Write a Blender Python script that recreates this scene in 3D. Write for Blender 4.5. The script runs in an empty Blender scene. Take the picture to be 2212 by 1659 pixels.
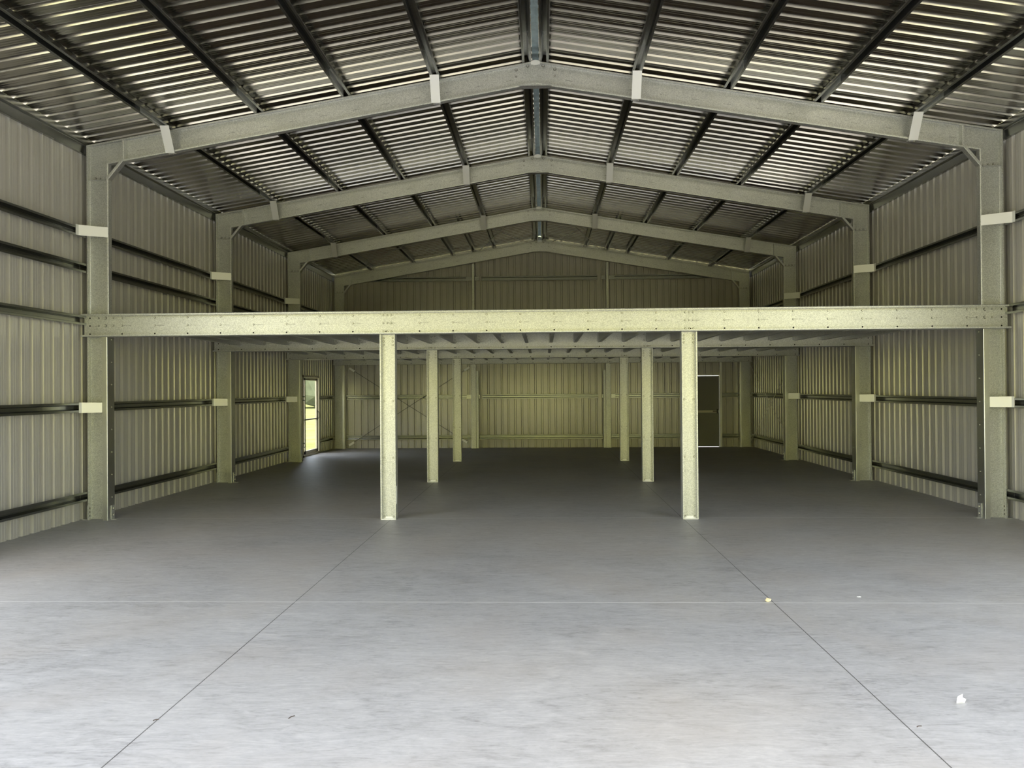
import bpy, bmesh, math, random
from mathutils import Vector, Matrix
random.seed(7)
SC = bpy.context.scene
COL = SC.collection

# ------------------------------------------------------------------ camera
F, CX, CY, CZ = 1882.4463, 0.0734, -11.3978, 1.7028
YAW, PITCH, ROLL = 0.0359, 0.0059, -0.0071
fw = Vector((-math.sin(YAW), math.cos(YAW), 0)); rt = Vector((math.cos(YAW), math.sin(YAW), 0)); up = Vector((0, 0, 1))
fw2 = fw * math.cos(PITCH) + up * math.sin(PITCH); up2 = up * math.cos(PITCH) - fw * math.sin(PITCH)
rt3 = rt * math.cos(ROLL) + up2 * math.sin(ROLL); up3 = up2 * math.cos(ROLL) - rt * math.sin(ROLL)
cam = bpy.data.cameras.new('camera'); cam_ob = bpy.data.objects.new('camera', cam); COL.objects.link(cam_ob)
cam.sensor_width = 36.0; cam.lens = 36.0 * F / 2212.0; cam.clip_start = 0.05; cam.clip_end = 500
m = Matrix((rt3, up3, -fw2)).transposed().to_4x4(); m.translation = (CX, CY, CZ); cam_ob.matrix_world = m
SC.camera = cam_ob

# ------------------------------------------------------------------ light and exposure
vs = SC.view_settings; vs.view_transform = 'Standard'; vs.look = 'None'; vs.exposure = 0.80; vs.gamma = 1.0; vs.use_curve_mapping = False
w = bpy.data.worlds.new('sky'); SC.world = w; w.use_nodes = True
nt = w.node_tree; nt.nodes.clear()
wo = nt.nodes.new('ShaderNodeOutputWorld'); bg = nt.nodes.new('ShaderNodeBackground')
sky = nt.nodes.new('ShaderNodeTexSky'); sky.sky_type = 'NISHITA'; sky.sun_disc = False
sky.sun_elevation = math.radians(43); sky.sun_rotation = math.radians(200); sky.air_density = 1.0; sky.dust_density = 2.0
mx = nt.nodes.new('ShaderNodeMix'); mx.data_type = 'RGBA'; mx.inputs[0].default_value = 0.55
mx.inputs[7].default_value = (7.0, 7.2, 7.4, 1)
nt.links.new(sky.outputs[0], mx.inputs[6]); nt.links.new(mx.outputs[2], bg.inputs[0]); nt.links.new(bg.outputs[0], wo.inputs[0])
bg.inputs[1].default_value = 0.40
sun = bpy.data.lights.new('sun', 'SUN'); sun.energy = 18.0; sun.angle = 0.009; sun.color = (1.0, 0.96, 0.88)
sun_ob = bpy.data.objects.new('sun', sun); COL.objects.link(sun_ob)
sd = Vector((0.08, 0.95, 0.90)).normalized()            # towards the sun: behind the shed, high
sun_ob.rotation_euler = (-sd).to_track_quat('-Z', 'Y').to_euler(); sun_ob.location = (10, 30, 40)
port = bpy.data.lights.new('opening_portal', 'AREA'); port.shape = 'RECTANGLE'; port.size = 11.8; port.size_y = 3.4; port.cycles.is_portal = True
po = bpy.data.objects.new('opening_portal', port); COL.objects.link(po); po.location = (0, -9.28, 1.7); po.rotation_euler = (math.radians(90), 0, 0)
for sx in (-1, 1):
    p2 = port.copy(); p2.size = 5.1; p2.size_y = 4.7; q = bpy.data.objects.new('side_portal', p2); COL.objects.link(q)
    q.location = (sx * 6.12, -6.65, 2.35); q.rotation_euler = (math.radians(90), 0, math.radians(90) * sx)
SC.cycles.use_denoising = True
SC.cycles.max_bounces = 10; SC.cycles.diffuse_bounces = 6; SC.cycles.glossy_bounces = 6
SC.cycles.sample_clamp_indirect = 12.0; SC.cycles.blur_glossy = 0.5

# ------------------------------------------------------------------ materials
def new_mat(name):
    m = bpy.data.materials.new(name); m.use_nodes = True
    n = m.node_tree; b = n.nodes['Principled BSDF']
    return m, n, b

def ramp(n, fac, stops):
    r = n.nodes.new('ShaderNodeValToRGB'); e = r.color_ramp.elements
    while len(e) < len(stops): e.new(0.5)
    for i, (p, c) in enumerate(stops):
        e[i].position = p; e[i].color = (*c, 1) if len(c) == 3 else c
    n.links.new(fac, r.inputs[0]); return r.outputs[0]

def mathn(n, op, a, b=None, c=None):
    k = n.nodes.new('ShaderNodeMath'); k.operation = op
    for i, v in enumerate((a, b, c)):
        if v is None: continue
        if isinstance(v, (int, float)): k.inputs[i].default_value = v
        else: n.links.new(v, k.inputs[i])
    return k.outputs[0]

def mixc(n, fac, a, b):
    k = n.nodes.new('ShaderNodeMix'); k.data_type = 'RGBA'
    for i, v in ((0, fac), (6, a), (7, b)):
        if isinstance(v, (int, float)): k.inputs[i].default_value = v
        elif isinstance(v, tuple): k.inputs[i].default_value = (*v, 1)
        else: n.links.new(v, k.inputs[i])
    return k.outputs[2]

def galv(name, lo, hi, metal=0.66, r0=0.38, r1=0.50, scale=125, stamp=None):
    m, n, b = new_mat(name)
    tc = n.nodes.new('ShaderNodeTexCoord').outputs['Object']
    vo = n.nodes.new('ShaderNodeTexVoronoi'); vo.inputs['Scale'].default_value = scale; n.links.new(tc, vo.inputs['Vector'])
    sp = n.nodes.new('ShaderNodeSeparateColor'); n.links.new(vo.outputs['Color'], sp.inputs[0])
    no = n.nodes.new('ShaderNodeTexNoise'); no.inputs['Scale'].default_value = 2.2; no.inputs['Detail'].default_value = 4; n.links.new(tc, no.inputs['Vector'])
    f = mathn(n, 'ADD', mathn(n, 'MULTIPLY', sp.outputs[0], 0.65), mathn(n, 'MULTIPLY', no.outputs[0], 0.35))
    col = ramp(n, f, [(0.1, lo), (0.85, hi)])
    if stamp:
        xyz = n.nodes.new('ShaderNodeSeparateXYZ'); n.links.new(tc, xyz.inputs[0])
        per, zc, off = stamp
        px = mathn(n, 'FRACT', mathn(n, 'DIVIDE', mathn(n, 'ADD', xyz.outputs[0], off), per))
        inx = mathn(n, 'LESS_THAN', px, 0.10 / per)
        inz = mathn(n, 'LESS_THAN', mathn(n, 'ABSOLUTE', mathn(n, 'SUBTRACT', xyz.outputs[2], zc)), 0.0045)
        br = n.nodes.new('ShaderNodeTexNoise'); br.inputs['Scale'].default_value = 110; br.inputs['Detail'].default_value = 1; n.links.new(tc, br.inputs['Vector'])
        bk = mathn(n, 'GREATER_THAN', br.outputs[0], 0.43)
        mk = mathn(n, 'MULTIPLY', mathn(n, 'MULTIPLY', inx, inz), mathn(n, 'MULTIPLY', bk, 0.45))
        col = mixc(n, mk, col, (0.05, 0.05, 0.05))
    n.links.new(col, b.inputs['Base Color'])
    b.inputs['Metallic'].default_value = metal
    rr = n.nodes.new('ShaderNodeMapRange'); rr.inputs[3].default_value = r0; rr.inputs[4].default_value = r1
    n.links.new(sp.outputs[1], rr.inputs[0]); n.links.new(rr.outputs[0], b.inputs['Roughness'])
    return m

def plain(name, c, rough=0.5, metal=0.0, noise=0.0, nscale=6.0):
    m, n, b = new_mat(name)
    b.inputs['Roughness'].default_value = rough; b.inputs['Metallic'].default_value = metal
    if noise:
        tc = n.nodes.new('ShaderNodeTexCoord').outputs['Object']
        no = n.nodes.new('ShaderNodeTexNoise'); no.inputs['Scale'].default_value = nscale; no.inputs['Detail'].default_value = 4; n.links.new(tc, no.inputs['Vector'])
        n.links.new(ramp(n, no.outputs[0], [(0.3, tuple(x * (1 - noise) for x in c)), (0.7, tuple(min(1, x * (1 + noise)) for x in c))]), b.inputs['Base Color'])
    else:
        b.inputs['Base Color'].default_value = (*c, 1)
    return m

M = {}
M['galv'] = galv('galvanised_steel', (0.47, 0.48, 0.47), (0.76, 0.77, 0.745))
M['beam'] = galv('galvanised_steel_stamped', (0.47, 0.48, 0.47), (0.76, 0.77, 0.745), stamp=(0.4416, -0.155, 5.5 + 0.4416 * 20))
M['rafter'] = galv('galvanised_rafter_steel', (0.47, 0.48, 0.47), (0.76, 0.77, 0.745), stamp=(0.42, -0.165, 42.0))
M['purlin'] = plain('galvanised_purlin_steel', (0.28, 0.29, 0.28), 0.26, 0.95, 0.06, 5)
M['bolt'] = plain('zinc_bolt', (0.62, 0.62, 0.60), 0.35, 0.7)
M['washer'] = plain('washer_dark_outline', (0.14, 0.14, 0.12), 0.5, 0.6)  # dark outline round each bolt head is put into the washer colour
M['smooth'] = galv('galvanised_smooth_steel', (0.55, 0.56, 0.55), (0.60, 0.61, 0.59), metal=0.95, r0=0.30, r1=0.32, scale=125)
M['plate'] = plain('pale_zinc_plate', (0.93, 0.935, 0.925), 0.45, 0.25)
M['hole_shade'] = plain('punched_hole_shade', (0.01, 0.01, 0.01), 0.9)  # black discs paint the shade inside the open bolt holes
M['roof'] = plain('roof_sheet_underside', (0.50, 0.485, 0.455), 0.19, 1.0, 0.03, 3)
M['wall'] = plain('wall_sheet_inside', (0.56, 0.545, 0.515), 0.23, 0.16, 0.03, 2)
M['ridge'] = plain('ridge_zincalume', (0.62, 0.76, 0.80), 0.45, 0.3, 0.2, 7)  # zincalume, bluer and lighter to carry the daylight leaking under the cap
M['deck'] = plain('deck_board', (0.46, 0.38, 0.335), 0.6, 0, 0.08, 5)
M['strap'] = plain('brace_strap', (0.60, 0.60, 0.58), 0.4, 0.8)
M['strap_dark'] = plain('strap_shadow_dark', (0.10, 0.10, 0.09), 0.6, 0.3)  # back wall straps: shadow-line darkness put into the steel colour
M['alu'] = plain('door_aluminium', (0.62, 0.57, 0.46), 0.4, 0.1)
M['door_skin'] = plain('door_skin', (0.22, 0.215, 0.19), 0.5)
M['black'] = plain('black_plastic', (0.02, 0.02, 0.02), 0.4)
M['paper'] = plain('white_scrap', (0.85, 0.86, 0.86), 0.7)
M['foam'] = plain('yellow_scrap', (0.78, 0.68, 0.42), 0.8)
M['twig'] = plain('dark_scrap', (0.10, 0.08, 0.07), 0.8)
M['leaf'] = plain('sunlit_leaves', (0.36, 0.355, 0.115), 0.7, 0, 0.4, 0.8)
M['leaf_dark'] = plain('paddock_leaves', (0.20, 0.225, 0.13), 0.7, 0, 0.35, 0.8)
M['trunk'] = plain('bark', (0.2, 0.15, 0.1), 0.8)
gm, n, b = new_mat('door_glass'); M['glass'] = gm
b.inputs['Transmission Weight'].default_value = 1.0; b.inputs['Roughness'].default_value = 0.0; b.inputs['IOR'].default_value = 1.02
b.inputs['Base Color'].default_value = (0.97, 0.98, 0.97, 1)

# concrete: trowel streaks, mottling, saw cuts, stains
cm, n, b = new_mat('concrete_floor'); M['floor'] = cm
tc = n.nodes.new('ShaderNodeTexCoord').outputs['Object']
def noise(scale, detail, sx=1, sy=1, rough=0.55, dist=0):
    mp = n.nodes.new('ShaderNodeMapping'); mp.inputs['Scale'].default_value = (sx, sy, 1); n.links.new(tc, mp.inputs[0])
    k = n.nodes.new('ShaderNodeTexNoise'); k.inputs['Scale'].default_value = scale; k.inputs['Detail'].default_value = detail
    k.inputs['Roughness'].default_value = rough; k.inputs['Distortion'].default_value = dist; n.links.new(mp.outputs[0], k.inputs['Vector']); return k.outputs[0]
n1 = noise(0.55, 5, dist=0.6); n2 = noise(3.2, 8, 0.8, 1.5, 0.62, 1.4); n3 = noise(38, 3); n4 = noise(1.1, 3, dist=0.3); n5 = noise(15.0, 6, 0.35, 1.5, 0.68, 1.8); n6 = noise(0.28, 2)
f = mathn(n, 'ADD', mathn(n, 'MULTIPLY', n1, 0.20), mathn(n, 'ADD', mathn(n, 'MULTIPLY', n2, 0.27), mathn(n, 'ADD', mathn(n, 'MULTIPLY', n5, 0.43), mathn(n, 'MULTIPLY', n3, 0.10))))
c = ramp(n, f, [(0.385, (0.27, 0.267, 0.263)), (0.465, (0.385, 0.385, 0.385)), (0.535, (0.445, 0.445, 0.445)), (0.63, (0.53, 0.528, 0.52))])
c = mixc(n, ramp(n, n4, [(0.48, (0, 0, 0)), (0.75, (0.35, 0.35, 0.35))]), c, (0.42, 0.385, 0.35))
c = mixc(n, ramp(n, n6, [(0.42, (0, 0, 0)), (0.62, (1, 1, 1))]), mixc(n, 0.10, c, (0.36, 0.40, 0.47)), mixc(n, 0.12, c, (0.50, 0.43, 0.33)))
xyz = n.nodes.new('ShaderNodeSeparateXYZ'); n.links.new(tc, xyz.inputs[0])
def line(o, at, half): return mathn(n, 'LESS_THAN', mathn(n, 'ABSOLUTE', mathn(n, 'SUBTRACT', o, at)), half)
dk = mathn(n, 'MAXIMUM', line(xyz.outputs[0], -1.94, 0.0035), line(xyz.outputs[0], 1.88, 0.0035))
c = mixc(n, mathn(n, 'MULTIPLY', dk, 0.85), c, (0.06, 0.06, 0.055))
lt = mathn(n, 'MAXIMUM', line(xyz.outputs[1], -4.43, 0.007), line(xyz.outputs[1], 0.12, 0.008))
c = mixc(n, mathn(n, 'MULTIPLY', lt, 0.8), c, (0.74, 0.74, 0.72))
n.links.new(c, b.inputs['Base Color'])
rr = n.nodes.new('ShaderNodeMapRange'); rr.inputs[3].default_value = 0.42; rr.inputs[4].default_value = 0.62
n.links.new(n2, rr.inputs[0]); n.links.new(rr.outputs[0], b.inputs['Roughness'])
bp = n.nodes.new('ShaderNodeBump'); bp.inputs['Strength'].default_value = 0.12; bp.inputs['Distance'].default_value = 0.01
n.links.new(f, bp.inputs['Height']); n.links.new(bp.outputs[0], b.inputs['Normal'])

# ground outside: pale gravel apron turning to sunlit grass
om, n, b = new_mat('outside_ground'); M['ground'] = om
tc = n.nodes.new('ShaderNodeTexCoord').outputs['Object']
xyz = n.nodes.new('ShaderNodeSeparateXYZ'); n.links.new(tc, xyz.inputs[0])
no = n.nodes.new('ShaderNodeTexNoise'); no.inputs['Scale'].default_value = 0.6; no.inputs['Detail'].default_value = 6; n.links.new(tc, no.inputs['Vector'])
grass = ramp(n, no.outputs[0], [(0.3, (0.36, 0.345, 0.17)), (0.7, (0.52, 0.49, 0.28))])
grav = ramp(n, no.outputs[0], [(0.3, (0.23, 0.22, 0.20)), (0.7, (0.30, 0.285, 0.26))])
yy = mathn(n, 'ADD', xyz.outputs[1], mathn(n, 'MULTIPLY', no.outputs[0], 2.0))
ap = mathn(n, 'MULTIPLY', mathn(n, 'MULTIPLY', mathn(n, 'GREATER_THAN', yy, -20.0), mathn(n, 'LESS_THAN', yy, 3.0)), mathn(n, 'LESS_THAN', mathn(n, 'ABSOLUTE', xyz.outputs[0]), 22.0))
pad = ramp(n, no.outputs[0], [(0.3, (0.085, 0.095, 0.036)), (0.7, (0.14, 0.145, 0.066))])
left = mathn(n, 'LESS_THAN', mathn(n, 'ADD', xyz.outputs[0], mathn(n, 'MULTIPLY', no.outputs[0], 1.0)), -5.8)
back = mathn(n, 'GREATER_THAN', xyz.outputs[1], 2.0)
grass = mixc(n, mathn(n, 'MULTIPLY', left, back), grass, pad)
n.links.new(mixc(n, ap, grass, grav), b.inputs['Base Color']); b.inputs['Roughness'].default_value = 0.9; b.inputs['Specular IOR Level'].default_value = 0.0

# ------------------------------------------------------------------ building helpers
def obj(name, bm, mat, parent=None, loc=None, mw=None):
    bmesh.ops.recalc_face_normals(bm, faces=bm.faces)
    me = bpy.data.meshes.new(name); bm.to_mesh(me); bm.free()
    if mat: me.materials.append(M[mat])
    o = bpy.data.objects.new(name, me); COL.objects.link(o)
    if parent: o.parent = parent
    if loc is not None: o.location = loc
    if mw is not None: o.matrix_local = mw
    return o

def inst(src, parent, mw):
    o = src.copy(); COL.objects.link(o); o.parent = parent; o.matrix_local = mw; return o

def root(name, label, cat, loc=(0, 0, 0), group=None, rot=None):
    o = bpy.data.objects.new(name, None); o.empty_display_size = 0.2; COL.objects.link(o); o.location = loc
    if rot: o.rotation_euler = rot
    return tag(o, label, cat, group)

def tag(o, label, cat, group=None, kind=None):
    o['label'] = label; o['category'] = cat
    if group: o['group'] = group
    if kind: o['kind'] = kind
    return o

def struct(name, bm, mat, parent=None):
    o = obj(name, bm, mat, parent)
    if not parent: o['kind'] = 'structure'
    return o

def box(bm, x0, x1, y0, y1, z0, z1, T=None):
    v = [bm.verts.new((x, y, z)) for z in (z0, z1) for y in (y0, y1) for x in (x0, x1)]
    for q in ((0, 1, 3, 2), (4, 6, 7, 5), (0, 4, 5, 1), (2, 3, 7, 6), (0, 2, 6, 4), (1, 5, 7, 3)):
        bm.faces.new([v[i] for i in q])
    if T is not None:
        for k in v: k.co = T @ k.co
    return bm

def rounded(pts, r, seg=3):
    out = [Vector(pts[0])]
    for i in range(1, len(pts) - 1):
        p, a, c = Vector(pts[i]), Vector(pts[i - 1]), Vector(pts[i + 1])
        da, dc = (a - p), (c - p); rr = min(r, da.length * 0.45, dc.length * 0.45)
        A, Cc = p + da.normalized() * rr, p + dc.normalized() * rr
        for k in range(seg + 1):
            t = k / seg; out.append(A * (1 - t) ** 2 + p * 2 * t * (1 - t) + Cc * t * t)
    out.append(Vector(pts[-1])); return out

def thin(pts, t, r=0.005, seg=3):
    P = rounded(pts, r, seg) if r else [Vector(p) for p in pts]
    L, R = [], []
    for i, p in enumerate(P):
        d1 = (p - P[i - 1]).normalized() if i else None
        d2 = (P[i + 1] - p).normalized() if i < len(P) - 1 else None
        n1 = Vector((-d1.y, d1.x)) if d1 else None; n2 = Vector((-d2.y, d2.x)) if d2 else None
        nn = (n1 + n2).normalized() if (n1 and n2) else (n1 or n2)
        k = 1 / max(0.5, nn.dot(n1)) if (n1 and n2) else 1
        L.append(p + nn * t / 2 * k); R.append(p - nn * t / 2 * k)
    return L, R

def sweep(bm, LR, O, A, B, D, e0, e1):
    """Thin-walled section swept along D from e0 to e1; an end is a distance or a plane (point, normal)."""
    O, A, B, D = Vector(O), Vector(A), Vector(B), Vector(D)
    def end(p, e):
        if isinstance(e, (int, float)): return p + D * e
        q, nn = Vector(e[0]), Vector(e[1]); return p + D * ((q - p).dot(nn) / D.dot(nn))
    L, R = LR; rows = []
    for S in (L, R):
        rows.append(([bm.verts.new(end(O + A * p.x + B * p.y, e0)) for p in S], [bm.verts.new(end(O + A * p.x + B * p.y, e1)) for p in S]))
    (l0, l1), (r0, r1) = rows
    for i in range(len(L) - 1):
        bm.faces.new((l0[i], l0[i + 1], l1[i + 1], l1[i])); bm.faces.new((r0[i], r1[i], r1[i + 1], r0[i + 1]))
        bm.faces.new((l0[i], r0[i], r0[i + 1], l0[i + 1])); bm.faces.new((l1[i], l1[i + 1], r1[i + 1], r1[i]))
    for i in (0, -1):
        bm.faces.new((l0[i], l1[i], r1[i], r0[i]))
    return bm

def chan(h, b, lip, t=0.003, r=0.010):
    """C section: web on B=0 from A=0 to A=h, flanges reach B=b."""
    return thin([(lip, b), (0, b), (0, 0), (h, 0), (h, b), (h - lip, b)], t, r)

def hat(w=0.125, f=0.028, c=0.05, h=0.092, t=0.002):
    return thin([(-w / 2, 0.007), (-w / 2, 0), (-w / 2 + f, 0), (-c / 2, h), (c / 2, h), (w / 2 - f, 0), (w / 2, 0), (w / 2, 0.007)], t, 0.004, 2)

def prism(bm, poly, O, A, B, D):
    """Flat polygon in the A,B plane given thickness along D (a vector)."""
    O, A, B, D = Vector(O), Vector(A), Vector(B), Vector(D)
    a = [bm.verts.new(O + A * x + B * y) for x, y in poly]; c = [bm.verts.new(v.co + D) for v in a]
    bm.faces.new(a); bm.faces.new(c[::-1])
    for i in range(len(a)): j = (i + 1) % len(a); bm.faces.new((a[i], c[i], c[j], a[j]))
    return bm

X, Y, Z = Vector((1, 0, 0)), Vector((0, 1, 0)), Vector((0, 0, 1))
# one bolt, copied everywhere: hexagon head on a washer, head towards -Y
def bolt_mesh(name, r, h):
    bm = bmesh.new()
    bmesh.ops.create_cone(bm, cap_ends=True, segments=12, radius1=r * 1.35, radius2=r * 1.3, depth=0.003, matrix=Matrix.Translation((0, -0.0015, 0)) @ Matrix.Rotation(math.pi / 2, 4, 'X'))
    bmesh.ops.create_cone(bm, cap_ends=True, segments=6, radius1=r, radius2=r * 0.92, depth=h, matrix=Matrix.Translation((0, -0.003 - h / 2, 0)) @ Matrix.Rotation(math.pi / 2, 4, 'X'))
    for f_ in bm.faces: f_.material_index = 1 if f_.calc_center_median().y > -0.0031 else 0
    me = bpy.data.meshes.new(name); bm.to_mesh(me); bm.free(); me.materials.append(M['bolt']); me.materials.append(M['washer']); return me
BOLT = bolt_mesh('bolt', 0.0100, 0.009); BIG = bolt_mesh('anchor_bolt', 0.015, 0.014); SMALL = bolt_mesh('screw', 0.008, 0.006)
def bolt(parent, loc, face='-y', me=None):
    o = bpy.data.objects.new('bolt', me or BOLT); COL.objects.link(o); o.parent = parent
    R = {'-y': 0, 'x': math.pi / 2, '-x': -math.pi / 2}.get(face)
    mw = Matrix.Rotation(R, 4, 'Z') if R is not None else Matrix.Rotation(math.pi / 2, 4, 'X')   # 'dn'
    mw.translation = loc; o.matrix_local = mw; return o

# ------------------------------------------------------------------ dimensions
FY = [0.0, 4.59, 9.164, 13.77]                 # front lip plane of each portal frame
FN = ['nearest', 'second', 'third', 'farthest']
S = 0.168; TH = math.atan(S); AP = 6.006       # roof slope, rafter top at the apex
RH = 0.301                                     # rafter and beam depth
XI, XO = 5.705, 6.0                            # column inner and outer edge
def rtop(x): return AP - S * abs(x)
PUR = 0.094                                    # purlin height
FRONT, BACK = -9.3, 14.0
side_name = {-1: 'left', 1: 'right'}

# ------------------------------------------------------------------ setting
bm = bmesh.new(); box(bm, -6.16, 6.16, FRONT - 0.05, BACK + 0.06, -0.12, 0.0)
struct('floor', bm, 'floor')
bm = bmesh.new(); box(bm, -140, 140, -140, 140, -0.40, -0.10)
struct('ground', bm, 'ground')

PITCHY = 0.2258
def ribs(a0, a1, phase, pitch, base, top, h, flute=0.0025, fw_=0.05):
    """Profile along a: flat pans with trapezoid ribs of height h and two shallow flutes per pan."""
    pts = []; k = math.floor((a0 - phase) / pitch) - 1
    while phase + k * pitch < a1 + pitch:
        c = phase + k * pitch
        pts += [(c - base / 2, 0), (c - top / 2, h), (c + top / 2, h), (c + base / 2, 0)]
        p0 = c + base / 2; pan = pitch - base
        for q in (0.33, 0.67):
            m0 = p0 + pan * q; ww = pan * fw_
            pts += [(m0 - ww * 1.6, 0), (m0 - ww * 0.7, flute), (m0 + ww * 0.7, flute), (m0 + ww * 1.6, 0)]
        k += 1
    return pts

def clip(pts, a0, a1, cuts=()):
    def at(a):
        for (p, q) in zip(pts, pts[1:]):
            if p[0] <= a <= q[0]:
                t = (a - p[0]) / (q[0] - p[0] or 1); return (a, p[1] + t * (q[1] - p[1]))
    out = [at(a0)] + [p for p in pts if a0 < p[0] < a1] + [at(a1)] + [at(c) for c in cuts if a0 < c < a1]
    return sorted(out)

def sheet(bm, rows):
    """rows: list of (bottom point, top point); adds a skin 1 mm thick is not needed, one skin of sheet metal."""
    prev = None
    for a, c in rows:
        cur = (bm.verts.new(a), bm.verts.new(c))
        if prev: bm.faces.new((prev[0], cur[0], cur[1], prev[1]))
        prev = cur
    return bm

# roof: ribbed sheets running down each slope, one skin per slope
RB, RT, RR = 0.084, 0.060, 0.036
prof_roof = clip(ribs(FRONT, BACK + 0.1, -1.625, PITCHY, RB, RT, RR, 0.0010, 0.08), FRONT - 0.02, BACK + 0.06)
bm = bmesh.new()
for s in (-1, 1):
    nx, nz = s * math.sin(TH), math.cos(TH)
    rows = []
    for a, h in prof_roof:
        o = PUR + 0.003 + h
        def P(ax): return (s * ax + nx * o, a, rtop(ax) + nz * o)
        rows.append((P(6.12), P(0.026)))
    sheet(bm, rows)
ceil = struct('ceiling', bm, 'roof')
# ridge capping over the gap
bm = bmesh.new()
zt = AP + PUR + 0.003 + RR + 0.006
LR = thin([(-0.17, -0.17 * S), (0, 0.008), (0.17, -0.17 * S)], 0.0015, 0)
sweep(bm, LR, (0, 0, zt), X, Z, Y, FRONT - 0.02, BACK + 0.06)
struct('trim_1', bm, 'ridge')

# side walls
WX = 6.10; EAVE = 4.985
SD0, SD1, SDH = -9.20, -4.10, 4.7              # unseen side openings of the front bay, sized for the light they admit
LD0, LD1, LDH = 10.62, 12.24, 2.10             # glazed door in the left wall
for s, nm in ((-1, 'wall_left'), (1, 'wall_right')):
    pts = clip(ribs(FRONT, BACK, 1.155 if s < 0 else 1.30, PITCHY, 0.086, 0.060, 0.042), FRONT, BACK, cuts=(LD0, LD1, SD0, SD1))
    bm = bmesh.new(); prev = None
    for (a, h), (a2, h2) in zip(pts, pts[1:]):
        z0 = LDH if (s < 0 and a >= LD0 - 1e-6 and a2 <= LD1 + 1e-6) else (SDH if (a >= SD0 - 1e-6 and a2 <= SD1 + 1e-6) else 0.0)
        v = [bm.verts.new((s * (WX + q), b_, z)) for (b_, q, z) in ((a, h, z0), (a2, h2, z0), (a2, h2, EAVE), (a, h, EAVE))]
        bm.faces.new(v)
    bmesh.ops.remove_doubles(bm, verts=bm.verts, dist=1e-5)
    struct(nm, bm, 'wall')
# back wall with the door opening
BD0, BD1, BDH = 4.315, 5.15, 2.055
BY = 13.975
pts = clip(ribs(-6.1, 6.1, 0.04, 0.1956, 0.064, 0.040, 0.032, 0.0006, 0.12), -6.1, 6.1, cuts=(BD0, BD1))
bm = bmesh.new()
for (a, h), (a2, h2) in zip(pts, pts[1:]):
    z0 = BDH if (a >= BD0 - 1e-6 and a2 <= BD1 + 1e-6) else 0.0
    v = [bm.verts.new((b_, BY + q, z)) for (b_, q, z) in ((a, h, z0), (a2, h2, z0), (a2, h2, rtop(a2) + (0.092 if abs(a2) > 0.25 else 0.135)), (a, h, rtop(a) + (0.092 if abs(a) > 0.25 else 0.135)))]
    bm.faces.new(v)
bmesh.ops.remove_doubles(bm, verts=bm.verts, dist=1e-5)
struct('wall_back', bm, 'wall')
# flashing strip along the top of the back wall
for i, s in enumerate((-1, 1)):
    bm = bmesh.new()
    L = 6.05 / math.cos(TH)
    sweep(bm, thin([(0.0, 0.0), (0.0, 0.075), (0.05, 0.085)], 0.002, 0.004), (0, 13.90, AP + 0.004), Y, Z, Vector((s * math.cos(TH), 0, -math.sin(TH))), 0.0, L)
    struct('trim_%d' % (i + 2), bm, 'galv')
# corner flashings, added to stop daylight leaking in at the back corners
for i, s in enumerate((-1, 1)):
    bm = bmesh.new(); box(bm, *sorted((s * 6.098, s * 6.15)), BY - 0.005, BY + 0.05, 0.0, EAVE + 0.08)
    struct('trim_%d' % (i + 4), bm, 'wall')
# front gable sheet above the open front
bm = bmesh.new()
for s in (-1, 1):
    v = [bm.verts.new(p) for p in ((0, FRONT, 3.4), (s * 5.9, FRONT, 3.4), (s * 5.9, FRONT, 0), (s * 6.1, FRONT, 0), (s * 6.1, FRONT, rtop(6.1) + 0.06), (0, FRONT, rtop(0) + 0.06))]; bm.faces.new(v)
struct('wall_front', bm, 'wall')

# glazed sliding door in the left wall
bm = bmesh.new()
x0, x1 = -6.13, -6.045
box(bm, x0, x1, LD0, LD0 + 0.05, 0, LDH); box(bm, x0, x1, LD1 - 0.07, LD1, 0, LDH)
box(bm, x0, x1, LD0, LD1, LDH - 0.06, LDH); box(bm, x0, x1, LD0, LD1, 0.0, 0.05)
d1 = struct('door_1', bm, 'alu')
dl0, dl1 = 10.80, 12.13
bm = bmesh.new()
a0, a1 = -6.105, -6.065
box(bm, a0, a1, dl0, dl0 + 0.10, 0.055, LDH - 0.065); box(bm, a0, a1, dl1 - 0.14, dl1, 0.055, LDH - 0.065)
box(bm, a0, a1, dl0, dl1, 0.055, 0.14); box(bm, a0, a1, dl0, dl1, LDH - 0.13, LDH - 0.065); box(bm, a0, a1, dl0, dl1, 0.93, 0.965)
leaf = obj('door_leaf', bm, 'alu', d1)
bm = bmesh.new(); box(bm, -6.089, -6.083, dl0 + 0.09, dl1 - 0.13, 0.13, LDH - 0.12)
obj('glass_pane', bm, 'glass', d1)
bm = bmesh.new(); box(bm, -6.065, -6.055, dl1 - 0.10, dl1 - 0.04, 0.90, 1.18)
sweep(bm, thin([(0.0, 0.0), (0.045, 0.03), (0.045, 0.17), (0.0, 0.20)], 0.018, 0.02, 4), (-6.056, dl1 - 0.08, 0.94), X, Z, Y, 0, 0.022)
obj('door_handle', bm, 'black', d1)
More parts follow.
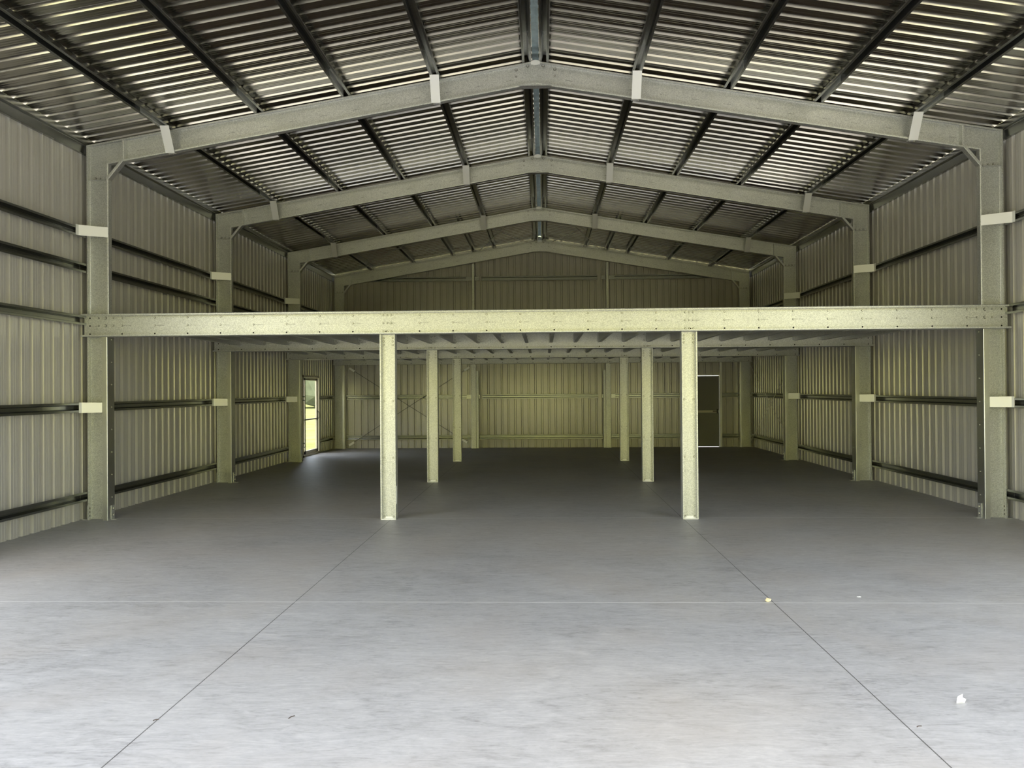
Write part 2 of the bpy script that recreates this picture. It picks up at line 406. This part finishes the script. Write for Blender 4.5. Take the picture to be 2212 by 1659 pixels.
# plain door in the back wall
bm = bmesh.new()
box(bm, BD1, BD1 + 0.055, BY - 0.11, BY + 0.02, 0, 2.44); box(bm, BD0 - 0.055, BD0, BY - 0.11, BY + 0.02, 0, 2.44)
box(bm, BD0, BD1, BY - 0.05, BY + 0.02, BDH + 0.005, BDH + 0.03)
box(bm, BD1 - 0.02, BD1 + 0.02, BY + 0.022, BY + 0.03, 0, BDH)  # outer stop strip, added to keep direct sun out of the side gap
d2 = struct('door_2', bm, 'plate')
bm = bmesh.new()
box(bm, BD0 + 0.004, BD1 - 0.007, BY - 0.03, BY + 0.005, 0.005, BDH - 0.010)
obj('door_leaf', bm, 'door_skin', d2)
bm = bmesh.new(); box(bm, BD0 + 0.006, BD1 - 0.016, BY - 0.036, BY - 0.0305, 0.985, 1.05)
obj('mid_rail', bm, 'alu', d2)
bm = bmesh.new()
box(bm, BD1 - 0.085, BD1 - 0.045, BY - 0.05, BY - 0.036, 0.96, 1.09); box(bm, BD1 - 0.20, BD1 - 0.05, BY - 0.085, BY - 0.062, 1.015, 1.04); box(bm, BD1 - 0.075, BD1 - 0.05, BY - 0.085, BY - 0.036, 1.015, 1.04)
obj('door_handle', bm, 'black', d2)

# ------------------------------------------------------------------ portal frames
COLSEC = chan(XO - XI, 0.096, 0.024)
RAFSEC = chan(RH, 0.096, 0.024)
CAPSEC = None
def column(k, s):
    y0 = FY[k]; zin = rtop(XI) - RH / math.cos(TH)
    where = {0: 'nearest the camera', 1: 'of the second frame', 2: 'of the third frame', 3: 'in the far back corner'}[k]
    r = root('portal_column', 'galvanised steel wall column on the %s, %s' % (side_name[s], where), 'column', (s * XI, y0, 0), 'portal frame columns')
    O = Vector((s * XI, y0, 0))
    # mitre plane through the inner corner and the outer top corner
    dx, dz = s * (XO - XI), rtop(XO) - zin
    pl = (Vector((s * XI, y0, zin)) - O, Vector((-dz, 0, dx)))
    bm = bmesh.new()
    # web at the back (y = .096), flanges reach towards the camera
    sweep(bm, COLSEC, (0, 0.096, 0), X * s, -Y, Z, 0.0, pl)
    obj('shaft', bm, 'galv', r)
    # knee plate lying on the web, round the corner
    zk = 4.54; xr = 5.49
    zb = lambda x: rtop(x) - RH / math.cos(TH)
    bm = bmesh.new()
    poly = [(0.012, zk), (XO - XI - 0.012, zk), (XO - XI - 0.012, rtop(XO) - 0.014), (-(XI - xr), rtop(xr) - 0.014), (-(XI - xr), zb(xr) + 0.012), (0.012, zb(XI) + 0.012)]
    prism(bm, poly, (0, 0.089, 0), X * s, Z, Y * 0.004)
    kp = obj('knee_plate', bm, 'galv', r)
    bm = bmesh.new(); box(bm, *sorted((s * 0.02, s * (XO - XI - 0.02))), 0.03, 0.089, zk, zk + 0.004); obj('plate_rim', bm, 'galv', kp)
    for q in (0.07, 0.15, 0.22): bolt(kp, (s * q, 0.088, zk + 0.03), me=BIG if q == 0.22 else None)
    bm = bmesh.new()
    sweep(bm, thin([(0, 0), (0, 0.083), (0.026, 0.083)], 0.003, 0.004), (-s * (XI - xr), 0.089, zb(xr) + 0.01), X * s, -Y, Z, 0.0, (rtop(xr) - zb(xr)) - 0.02)
    obj('end_stiffener', bm, 'galv', r)
    # diagonal knee brace below the inner corner
    a = Vector((-s * 0.0, 0, 4.535)); e = Vector((-s * (XI - 5.497), 0, zb(5.497) + 0.006)); d = (e - a); ln = d.length; d.normalize()
    nrm = Vector((d.z * s, 0, -d.x * s))
    if nrm.x * s < 0: nrm = -nrm
    bm = bmesh.new()
    sweep(bm, thin([(0.034, 0.0), (0.0, 0.0), (0.0, 0.096)], 0.003, 0.005), a + Vector((0, -0.001, 0)), nrm, Y, d, 0.0, ln)
    obj('knee_brace', bm, 'galv', r)
    # capping channel on the inner flange under the mezzanine
    bm = bmesh.new()
    cs = chan(0.19, 0.066, 0.0, 0.003, 0.008)
    sweep(bm, thin([(0, 0.066), (0, 0), (0.19, 0), (0.19, 0.066)], 0.003, 0.008), (-s * 0.003, -0.05, 0), Y, X * s, Z, 0.0, 2.432)
    cp = obj('capping_channel', bm, 'smooth', r)
    for i in range(8):
        z = 0.30 + 0.30 * i
        if z < 2.43: bolt(cp, (-s * 0.005, 0.06, z), 'x' if s < 0 else '-x', SMALL)
    # base fixings
    bm = bmesh.new(); box(bm, *sorted((s * (XO - XI + 0.002), s * (XO - XI + 0.008))), 0.0, 0.09, 0, 0.19); box(bm, *sorted((s * (XO - XI + 0.002), s * (XO - XI + 0.07))), 0.0, 0.09, 0, 0.006)
    bb = obj('base_bracket', bm, 'galv', r)
    for z in (0.05, 0.10, 0.15): bolt(bb, (s * (XO - XI - 0.004), 0.05, z), 'x' if s > 0 else '-x') .rotation_euler.z += 0
    bm = bmesh.new(); box(bm, *sorted((-s * 0.006, -s * 0.012)), 0.03, 0.12, 0.0, 0.19); box(bm, *sorted((-s * 0.006, -s * 0.07)), 0.03, 0.12, 0.0, 0.006)
    bc = obj('base_bracket', bm, 'galv', r)
    for z in (0.06, 0.15): bolt(bc, (-s * 0.012, 0.075, z), 'x' if s < 0 else '-x', BIG)
    return r

def rafter(k, s):
    y0 = FY[k]
    where = {0: 'of the nearest roof frame', 1: 'of the second roof frame', 2: 'of the third roof frame', 3: 'of the farthest roof frame'}[k]
    r = root('rafter', 'galvanised steel rafter sloping up from the %s %s' % (side_name[s], where), 'rafter', (0, y0, AP), 'portal frame rafters', (0, -TH if s < 0 else TH, 0))
    zin = rtop(XI) - RH / math.cos(TH)
    # local frame: x along the slope (left side is negative), z normal
    Rm = Matrix.Rotation(-TH if s < 0 else TH, 3, 'Y').inverted()
    pin = Rm @ (Vector((s * XI, 0, zin - AP))); pout = Rm @ Vector((s * XO, 0, rtop(XO) - AP))
    dv = pout - pin; nn = Vector((-dv.z, 0, dv.x))
    e_in = s * RH * math.tan(TH)
    bm = bmesh.new()
    D = X * s
    sweep(bm, RAFSEC, (0, 0.096, 0), -Z, -Y, D, abs(e_in) * 1.02, (pin, nn))
    obj('channel', bm, 'rafter', r)
    return r

def apex(k):
    y0 = FY[k]
    r = root('apex_bracket', 'galvanised bracket joining the two rafters at the peak of the %s frame' % FN[k], 'bracket', (0, y0, AP), 'ridge apex brackets')
    hb = 0.30
    bm = bmesh.new()
    zt = lambda x: -S * abs(x) - 0.012
    poly = [(-hb, zt(hb) - 0.28), (-hb, zt(hb)), (0, zt(0)), (hb, zt(hb)), (hb, zt(hb) - 0.28), (0.0, -0.315)]
    prism(bm, poly, (0, 0.0985, 0), X, Z, Y * 0.004)
    obj('back_plate', bm, 'galv', r)
    bm = bmesh.new()
    zb = 5.672 - AP; hw = 0.215
    box(bm, -hw, hw, -0.004, 0.10, zb, zb + 0.004); box(bm, -hw, hw, -0.004, 0.0, zb, zb + 0.02)
    prism(bm, [(-hw + 0.01, zb + 0.004), (hw - 0.01, zb + 0.004), (0, zb + 0.04)], (0, 0.05, 0), X, Z, Y * 0.004)
    obj('bottom_plate', bm, 'galv', r)
    bm = bmesh.new()
    sweep(bm, thin([(-0.062, -0.035), (-0.055, -0.005), (0, 0.006), (0.055, -0.005), (0.062, -0.035)], 0.003, 0.02, 4), (0, -0.006, 0.0), X, Z, Y, 0, 0.11)
    prism(bm, [(-0.058, -0.052), (-0.056, -0.006), (0, 0.004), (0.056, -0.006), (0.058, -0.052), (0, -0.062)], (0, -0.008, 0), X, Z, Y * 0.003)
    obj('top_cap', bm, 'plate', r)
    for x in (-0.255, 0.255):
        bolt(r, (x, 0.094, -0.17)); bolt(r, (x, 0.094, -0.085), me=BIG)
        bolt(r, (x * 0.4, 0.03, -0.06), me=BIG)
    return r

for k in range(4):
    for s in (-1, 1):
        column(k, s); rafter(k, s)
    apex(k)

# ------------------------------------------------------------------ purlins
HAT = hat()
BAY = [(-4.59, 0.0), (0.0, 4.59), (4.59, 9.164), (9.164, 13.95)]
BAYN = ['in front of the nearest frame', 'between the nearest and second frames', 'between the second and third frames', 'in the farthest bay']
ORD = ['first', 'second', 'third', 'fourth', 'fifth', 'sixth']
PX = [(0.111, 'ridge'), (1.31, 'second'), (2.50, 'third'), (3.66, 'fourth'), (4.88, 'fifth')]
purlin_mesh = {}
def purlin(s, x, b, label):
    y0, y1 = BAY[b]
    r = root('purlin', label, 'purlin', (s * x, y0, rtop(x) + 0.0015), 'roof purlins', (0, TH if s > 0 else -TH, 0))
    key = b
    if key not in purlin_mesh:
        bm = bmesh.new(); sweep(bm, HAT, (0, 0, 0), X, Z, Y, 0.005, y1 - y0 - 0.005)
        o = obj('hat_channel', bm, 'purlin', r); purlin_mesh[key] = o
        bm = bmesh.new(); sweep(bm, hat(0.115, 0.026, 0.044, 0.088), (0, 0, 0.002), X, Z, Y, y1 - y0 - 0.75, y1 - y0 - 0.005)
        purlin_mesh[key, 'lap'] = obj('lap_splice', bm, 'galv', r)
    else:
        inst(purlin_mesh[key], r, Matrix()); inst(purlin_mesh[key, 'lap'], r, Matrix())
    return r
for b in range(4):
    for s in (-1, 1):
        lst = list(PX) + ([(1.90, 'extra')] if b == 3 else [])
        for x, nm in lst:
            if nm == 'ridge': lb = 'ridge purlin just %s of the peak, %s' % (side_name[s], BAYN[b])
            elif nm == 'extra': lb = 'extra close set purlin %s of the ridge, %s' % (side_name[s], BAYN[b])
            else: lb = '%s roof purlin from the ridge on the %s slope, %s' % (nm, side_name[s], BAYN[b])
            purlin(s, x, b, lb)

# eave members on top of each side wall
for b in range(4):
    for s in (-1, 1):
        y0, y1 = BAY[b]
        bm = bmesh.new()
        sweep(bm, thin([(0.09, -0.075), (0.09, -0.085), (0.045, -0.085), (0.034, 0.030), (0.005, 0.045), (0.005, 0.1195)], 0.002, 0.004, 2), (0, 0, 0), X * s, Z, Y, 0.0004, y1 - y0 - 0.0004)
        o = obj('eave_purlin', bm, 'purlin', None, (s * 6.0, y0, 4.975))
        tag(o, 'dark eave channel on top of the %s wall, %s' % (side_name[s], BAYN[b]), 'purlin', 'eave channels')

# ------------------------------------------------------------------ wall girts
GZ = {-1: [(0.315, 'lowest'), (1.50, 'second'), (2.655, 'third'), (3.35, 'fourth'), (3.815, 'top')],
      1: [(0.315, 'lowest'), (1.485, 'second'), (2.68, 'third'), (3.82, 'top')]}
girt_mesh = {}
def girt(name, label, loc, axis_out, d, ln, rotz, group):
    r = root(name, label, 'girt', loc, group, (0, 0, rotz))
    key = round(ln, 3)
    if key not in girt_mesh:
        bm = bmesh.new(); sweep(bm, HAT, (0, 0, 0), Z, Y, X, 0.0, ln); girt_mesh[key] = obj('hat_channel', bm, 'purlin', r)
    else: inst(girt_mesh[key], r, Matrix())
    return r
for s in (-1, 1):
    for b in range(4):
        y0, y1 = BAY[b]; y1 = min(y1, 13.93); y0 = max(y0, -4.05)
        for z, nm in GZ[s]:
            if b in (1, 2, 3) and nm == 'third': continue
            spans = [(y0, y1)]
            if s < 0 and b == 3 and z < 2.1: spans = [(y0, LD0 - 0.02), (LD1 + 0.02, y1)]
            for i, (a, c) in enumerate(spans):
                lb = '%s girt up the %s wall, %s' % (nm, side_name[s], BAYN[b])
                if len(spans) > 1: lb = '%s girt up the %s wall, %s the glazed door' % (nm, side_name[s], ('in front of', 'between back corner and')[i])
                # local x along the wall, local y outwards
                if s < 0: girt('wall_girt', lb, (-6.003, a + 0.005, z), None, None, c - a - 0.01, math.pi / 2, 'side wall girts')
                else: girt('wall_girt', lb, (6.003, c - 0.005, z), None, None, c - a - 0.01, -math.pi / 2, 'side wall girts')
# back wall girts
for z, nm in ((0.315, 'low'), (1.49, 'waist high'), (4.92, 'high')):
    lim = 5.69 if z < 4 else 5.45
    segs = [(-lim, -2.13, 'between the left corner and left gable post'), (-1.70, 1.66, 'between the two gable posts'), (2.09, lim, 'between the right gable post and right corner')]
    if z < 0.5: segs = [(-lim, -2.03, segs[0][2]), (-1.80, 1.79, segs[1][2]), (2.0, lim, segs[2][2])]
    for i, (a, c, wh) in enumerate(segs):
        parts = [(a, c)]
        if i == 2 and z < 2: parts = [(a, BD0 - 0.06), (BD1 + 0.06, c)]
        for j, (p, q) in enumerate(parts):
            lb = '%s back wall girt %s' % (nm, wh)
            if len(parts) > 1: lb = '%s back wall girt %s' % (nm, ('from the right gable post to the back door', 'from the back door to the corner')[j])
            girt('wall_girt', lb, (p, 13.878, z), None, None, q - p, 0, 'back wall girts')

# ------------------------------------------------------------------ fly brace plates
for k in range(3):
    for s in (-1, 1):
        for x, nm in ((1.31, 'near the ridge'), (4.86, 'near the eave')):
            zb = rtop(x) - RH / math.cos(TH); zt = rtop(x) - 0.004
            p0 = Vector((0, -0.006, zb - 0.004)); p1 = Vector((0, -0.185, zt)); d = p1 - p0; ln = d.length; d.normalize()
            nn = X.cross(d)
            r = root('fly_brace', 'pale flat brace plate on the %s frame, %s slope, %s' % (FN[k], side_name[s], nm), 'brace', (s * x, FY[k], 0), 'pale fly brace plates on the rafters')
            bm = bmesh.new(); sk = -s * 0.012
            prism(bm, [(-0.06, 0), (0.06, 0), (0.06, ln), (-0.06, ln)], p0, X, d, nn * 0.002)
            obj('plate', bm, 'plate', r)
            bm = bmesh.new(); box(bm, -0.06, 0.06, -0.006, 0.06, zb - 0.0075, zb - 0.0045); f2 = obj('foot_tab', bm, 'plate', r)
            for q in (-0.03, 0.03): bolt(f2, (q, 0.035, zb - 0.008), 'dn', SMALL)
        for z0, z1, nm in ((3.762, 3.895, 'upper'), (1.432, 1.562, 'lower')):
            up_ = nm == 'upper'
            a = Vector((s * (XI + 0.002) if up_ else s * 5.80, -0.004 if up_ else -0.054, 0)); e = Vector((s * 6.0, -0.20 if up_ else -0.16, 0))
            if not up_: a = Vector((s * 5.772, -0.05, 0)); e = Vector((s * 6.0, -0.14, 0))
            d = e - a; ln = d.length; d.normalize(); nn = d.cross(Z)
            r = root('fly_brace', 'pale flat brace plate, %s one on the %s column, %s frame' % (nm, side_name[s], FN[k]), 'brace', (0, FY[k], 0), 'pale fly brace plates on the columns')
            bm = bmesh.new()
            prism(bm, [(0, z0), (ln, z0 - 0.002), (ln, z1 + 0.004), (0, z1)], a, d, Z, nn * 0.002)
            obj('plate', bm, 'plate', r)
            bm = bmesh.new(); box(bm, *sorted((s * 5.998, s * 6.004)), -0.26 if up_ else -0.20, -0.20 if up_ else -0.14, z0 - 0.002, z1 + 0.004)
            obj('foot_tab', bm, 'plate', r)

# ------------------------------------------------------------------ mezzanine
MT, MB = 2.7365, 2.436
BS = chan(MT - MB, 0.096, 0.022)
JX = [-5.52 + 0.4416 * i for i in range(26)]
PXC = 1.973                                     # post centre
for k in range(4):
    y0 = FY[k]
    lb = {0: 'long galvanised beam along the front edge of the mezzanine', 1: 'second mezzanine cross beam, seen under the front beam', 2: 'third mezzanine cross beam, on the third pair of columns', 3: 'last mezzanine cross beam, against the back wall'}[k]
    r = root('mezzanine_beam', lb, 'beam', (0, y0, MT), 'mezzanine cross beams')
    bm = bmesh.new(); sweep(bm, BS, (0, -0.002, 0), -Z, -Y, X, -6.03, 6.03); obj('front_channel', bm, 'beam', r)
    if k < 3:
        bm = bmesh.new(); sweep(bm, BS, (0, 0.0015, 0), -Z, Y, X, -5.695, 5.695); obj('rear_channel', bm, 'galv', r)
    bm = bmesh.new()
    for x in JX + [-5.955, 5.955]:
        zs = (-0.262,) if abs(x) < 5.9 else (-0.05, -0.153, -0.262)
        for z in zs:
            bmesh.ops.create_cone(bm, cap_ends=True, segments=12, radius1=0.0105, radius2=0.0105, depth=0.0014, matrix=Matrix.Translation((x, -0.0042, z)) @ Matrix.Rotation(math.pi / 2, 4, 'X'))
    obj('bolt_hole_shade_row', bm, 'hole_shade', r)
    for x in JX:
        if abs(abs(x) - PXC) < 0.06 or abs(x) > 5.55: continue
        for z in (-0.05, -0.153): bolt(r, (x, -0.0035, z))
    for s in (-1, 1):
        for dx in (-0.052, 0, 0.052):
            for z in (-0.05, -0.153, -0.262): bolt(r, (s * PXC + dx, -0.0035, z))
        for ax in (5.84, 5.745, 5.645):
            for z in (-0.05, -0.153): bolt(r, (s * ax, -0.0035, z), me=BIG if ax == 5.745 else None)

# joists, one thing each
cnt = ['', 'second', 'third', 'fourth', 'fifth', 'sixth', 'seventh', 'eighth', 'ninth', 'tenth', 'eleventh', 'twelfth', 'thirteenth']
JB = ['front bay', 'middle bay', 'rear bay']
jm = {}
JS = chan(0.19, 0.058, 0.016, 0.0025, 0.005)
for b in range(3):
    y0, y1 = FY[b] + 0.10, FY[b + 1] - 0.10
    for i, x in enumerate(JX):
        left = i < 13; q = i if left else 25 - i
        lb = '%s floor joist from the %s wall, mezzanine %s' % (cnt[q] or 'first', 'left' if left else 'right', JB[b])
        r = root('floor_joist', lb, 'joist', (x, y0, MT - 0.192), 'mezzanine floor joists')
        if b not in jm:
            bm = bmesh.new(); sweep(bm, JS, (-0.029, 0, 0), Z, X, Y, 0.0, y1 - y0); jm[b] = obj('channel', bm, 'galv', r)
            bm = bmesh.new(); L = y1 - y0
            box(bm, -0.036, -0.031, L - 0.06, L + 0.098, 0.02, 0.175); box(bm, -0.036, 0.02, L + 0.093, L + 0.098, 0.02, 0.175)
            jm[b, 'c'] = obj('end_cleat', bm, 'galv', r)
        else:
            inst(jm[b], r, Matrix()); inst(jm[b, 'c'], r, Matrix())
        L = y1 - y0
        if b < 2:
            for z in (0.07, 0.13): bolt(r, (0.004, L + 0.0925, z), me=SMALL)
# deck boards
bm = bmesh.new(); box(bm, -5.69, 5.69, 0.16, 13.74, MT + 0.004, MT + 0.022)
tag(obj('mezzanine_deck', bm, 'deck'), 'pinkish board deck lying on the mezzanine joists', 'deck')

# posts under the beams: two channels back to back
pm = {}
for k in range(3):
    for s in (-1, 1):
        nm = ['front', 'second', 'rear'][k]
        r = root('mezzanine_post', 'bright galvanised post under the mezzanine, %s one of the %s row' % (nm, side_name[s]), 'post', (s * PXC, FY[k], 0), 'mezzanine posts')
        if not pm:
            LRp = chan(0.204, 0.075, 0.018, 0.003, 0.007)
            bm = bmesh.new(); sweep(bm, LRp, (-0.102, 0.060, 0), X, -Y, Z, 0.004, MB - 0.002); pm['f'] = obj('front_channel', bm, 'galv', r)
            bm = bmesh.new(); sweep(bm, LRp, (-0.102, 0.0635, 0), X, Y, Z, 0.004, MB - 0.002); pm['r'] = obj('rear_channel', bm, 'galv', r)
            bm = bmesh.new(); box(bm, -0.098, 0.098, -0.012, 0.056, 0.0, 0.008); box(bm, -0.07, 0.07, 0.050, 0.0575, 0.008, 0.035); pm['b'] = obj('base_plate', bm, 'plate', r)
        else:
            for q in 'frb': inst(pm[q], r, Matrix())
        for z in (2.39, 2.345, 2.297, 1.557, 0.805, 0.03):
            for x in (-0.06, 0.06): bolt(r, (x, 0.0575 if z > 0.1 else 0.05, z))
        if k == 0 and s < 0:
            bm = bmesh.new(); box(bm, 0.1045, 0.1085, -0.015, 0.045, 0.205, 0.44); tg = obj('side_tag', bm, 'paper', r); tg['label'] = 'white tape strip on the post flank'

# gable posts against the back wall
for s in (-1, 1):
    r = root('gable_post', 'slim steel gable post in the back wall, %s one of the pair' % side_name[s], 'post', (s * 1.94, 13.77, 0), 'gable posts')
    bm = bmesh.new(); sweep(bm, chan(0.19, 0.07, 0.016, 0.003), (-s * -0.035, 0.0, 0), Y, X * -s, Z, 0.0, rtop(1.94) - RH - 0.03); obj('shaft', bm, 'galv', r)
    bm = bmesh.new(); sweep(bm, chan(0.15, 0.05, 0.012, 0.003), (s * -0.07, -0.012, 0), X * s, Y, Z, 0.0, 2.42); lw = obj('lower_channel', bm, 'galv', r)
    bm = bmesh.new(); sweep(bm, chan(0.07, 0.04, 0.01, 0.003), (-s * 0.14, 0.0, 0), X * s, Y, Z, 0.0, 2.24); obj('side_channel', bm, 'galv', r)
    for z in (1.49, 4.92):
        bm = bmesh.new(); box(bm, -0.17, 0.21, 0.095, 0.10, z - 0.055, z + 0.055) if s > 0 else box(bm, -0.21, 0.17, 0.095, 0.10, z - 0.055, z + 0.055); obj('girt_cleat', bm, 'purlin', r)

# ------------------------------------------------------------------ tension straps
def strap(label, p0, p1, nrm, wd, group, clips=True, mat='strap'):
    p0, p1, nrm = Vector(p0), Vector(p1), Vector(nrm).normalized()
    d = p1 - p0; ln = d.length; d.normalize(); a = nrm.cross(d).normalized()
    r = root('brace_strap', label, 'strap', p0, group)
    bm = bmesh.new(); prism(bm, [(0, -wd / 2), (ln, -wd / 2), (ln, wd / 2), (0, wd / 2)], (0, 0, 0), d, a, nrm * 0.0015); obj('band', bm, mat, r)
    if clips:
        for t in (0.02, ln - 0.20):
            bm = bmesh.new(); prism(bm, [(t, -0.03), (t + 0.18, -0.03), (t + 0.18, 0.03), (t, 0.03)], nrm * -0.004, d, a, nrm * 0.003); obj('end_plate', bm, 'plate', r)
strap('thin strap rising to the left across the back wall, left bay', (-2.13, 13.85, 0.15), (-5.60, 13.85, 2.36), (0, 1, 0), 0.014, 'back wall straps', True, 'strap_dark')
strap('thin strap rising to the right across the back wall, left bay', (-5.62, 13.845, 0.08), (-2.05, 13.845, 2.36), (0, 1, 0), 0.014, 'back wall straps', True, 'strap_dark')
strap('thin strap on the right wall, falling away from the back corner', (5.985, 13.72, 2.33), (5.985, 9.30, 0.20), (1, 0, 0), 0.02, 'right wall straps', False)
strap('thin strap on the right wall, rising away from the back corner', (5.98, 13.70, 0.17), (5.98, 9.30, 2.40), (1, 0, 0), 0.02, 'right wall straps', False)
for s in (-1, 1):
    nn = (s * math.sin(TH), 0, math.cos(TH))
    def rp(x, y, o=-0.006): return (s * x, y, rtop(x) + o)
    sn = side_name[s]
    strap('ceiling strap beside the ridge on the %s slope, starting near the peak at the back' % sn, rp(0.36, 13.72), rp(1.62, 9.28), nn, 0.032, 'roof straps', False)
    strap('ceiling strap beside the ridge, %s slope, ending near the peak at the third frame' % sn, rp(1.74, 13.72, -0.009), rp(0.45, 9.28, -0.009), nn, 0.032, 'roof straps', False)
    strap('outer ceiling strap on the %s slope, running from the back corner inwards' % sn, rp(5.40, 13.72), rp(2.45, 9.28), nn, 0.032, 'roof straps', False)
    strap('outer ceiling strap on the %s slope, running from mid back wall outwards' % sn, rp(1.80, 13.72, -0.012), rp(5.0, 9.28, -0.012), nn, 0.032, 'roof straps', False)

# ------------------------------------------------------------------ scraps on the floor
def scrap(name, label, cat, loc, r, mat, sx, sy, sz, seed):
    rnd = random.Random(seed); bm = bmesh.new(); bmesh.ops.create_icosphere(bm, subdivisions=2, radius=r)
    for v in bm.verts:
        k = 0.7 + 0.6 * rnd.random(); v.co = Vector((v.co.x * k * sx, v.co.y * k * sy, v.co.z * k * sz))
    mz = min(v.co.z for v in bm.verts)
    for v in bm.verts: v.co.z -= mz
    tag(obj(name, bm, mat, None, loc), label, cat)
scrap('foam_scrap', 'small yellowish foam scrap on the floor joint crossing', 'litter', (1.845, -4.40, 0), 0.019, 'foam', 1.1, 0.9, 0.75, 3)
bm = bmesh.new()                                 # crumpled paper, standing on its folds
pp = [(-0.024, 0, 0), (0.022, 0.006, 0), (0.028, 0.0, 0.022), (0.012, 0.01, 0.03), (0.008, -0.004, 0.052), (-0.012, 0.008, 0.036), (-0.02, 0.0, 0.028)]
vv = [bm.verts.new(p) for p in pp]; ctr = bm.verts.new((0.0, -0.016, 0.016)); bk = bm.verts.new((0.004, 0.022, 0.0))
for i in range(len(vv)):
    j = (i + 1) % len(vv); bm.faces.new((vv[i], vv[j], ctr))
    bm.faces.new((vv[j], vv[i], bk))
tag(obj('paper_scrap', bm, 'paper', None, (2.30, -6.63, 0)), 'crumpled white paper scrap on the bright floor near the front', 'litter')
scrap('paper_chip', 'tiny white chip on the floor, right of the yellowish foam scrap', 'litter', (2.61, -4.245, 0), 0.011, 'paper', 1.5, 0.8, 0.3, 5)
for nm, lb, loc, ln, rz in (('twig', 'short dark twig lying between the two long floor joints', (-1.25, -6.89, 0), 0.045, 1.1), ('twig', 'small dark twig beside the right floor joint', (1.94, -6.96, 0), 0.03, 0.4), ('twig', 'small curled dark fibre on the left floor joint', (-1.945, -6.94, 0), 0.03, 0.7)):
    bm = bmesh.new(); sweep(bm, thin([(0, 0), (ln * 0.5, 0.006), (ln, 0.0)], 0.0035, 0.004), (-ln / 2, 0, 0), X, Y, Z, 0.0, 0.004)
    o = obj('twig', bm, 'twig', None, loc); o.rotation_euler.z = rz; tag(o, lb, 'litter')

# ------------------------------------------------------------------ what the openings look out on
def hedge(name, label, x0, x1, y0, y1, h, n_, seed, mat='leaf'):
    rnd = random.Random(seed); bm = bmesh.new()
    for i in range(n_):
        t = rnd.random(); x = x0 + (x1 - x0) * t; y = y0 + (y1 - y0) * t + rnd.uniform(-2, 2)
        rr = rnd.uniform(0.5, 1.0) * h * 0.42; z = rr * 0.75 + rnd.random() * h * 0.35
        g = bmesh.ops.create_icosphere(bm, subdivisions=2, radius=rr, matrix=Matrix.Translation((x, y, z)))
        for v in g['verts']: v.co += Vector((rnd.uniform(-1, 1), rnd.uniform(-1, 1), rnd.uniform(-1, 1))) * rr * 0.13
    o = obj(name, bm, mat); tag(o, label, 'trees', None, 'stuff')
hedge('treeline', 'sunlit green trees across the paddock beyond the glazed door', -6, -75, 85, 78, 8.0, 90, 2, 'leaf_dark')
hedge('treeline', 'sunlit green trees facing the open front of the shed', -50, 50, -38, -36, 9.0, 230, 4)
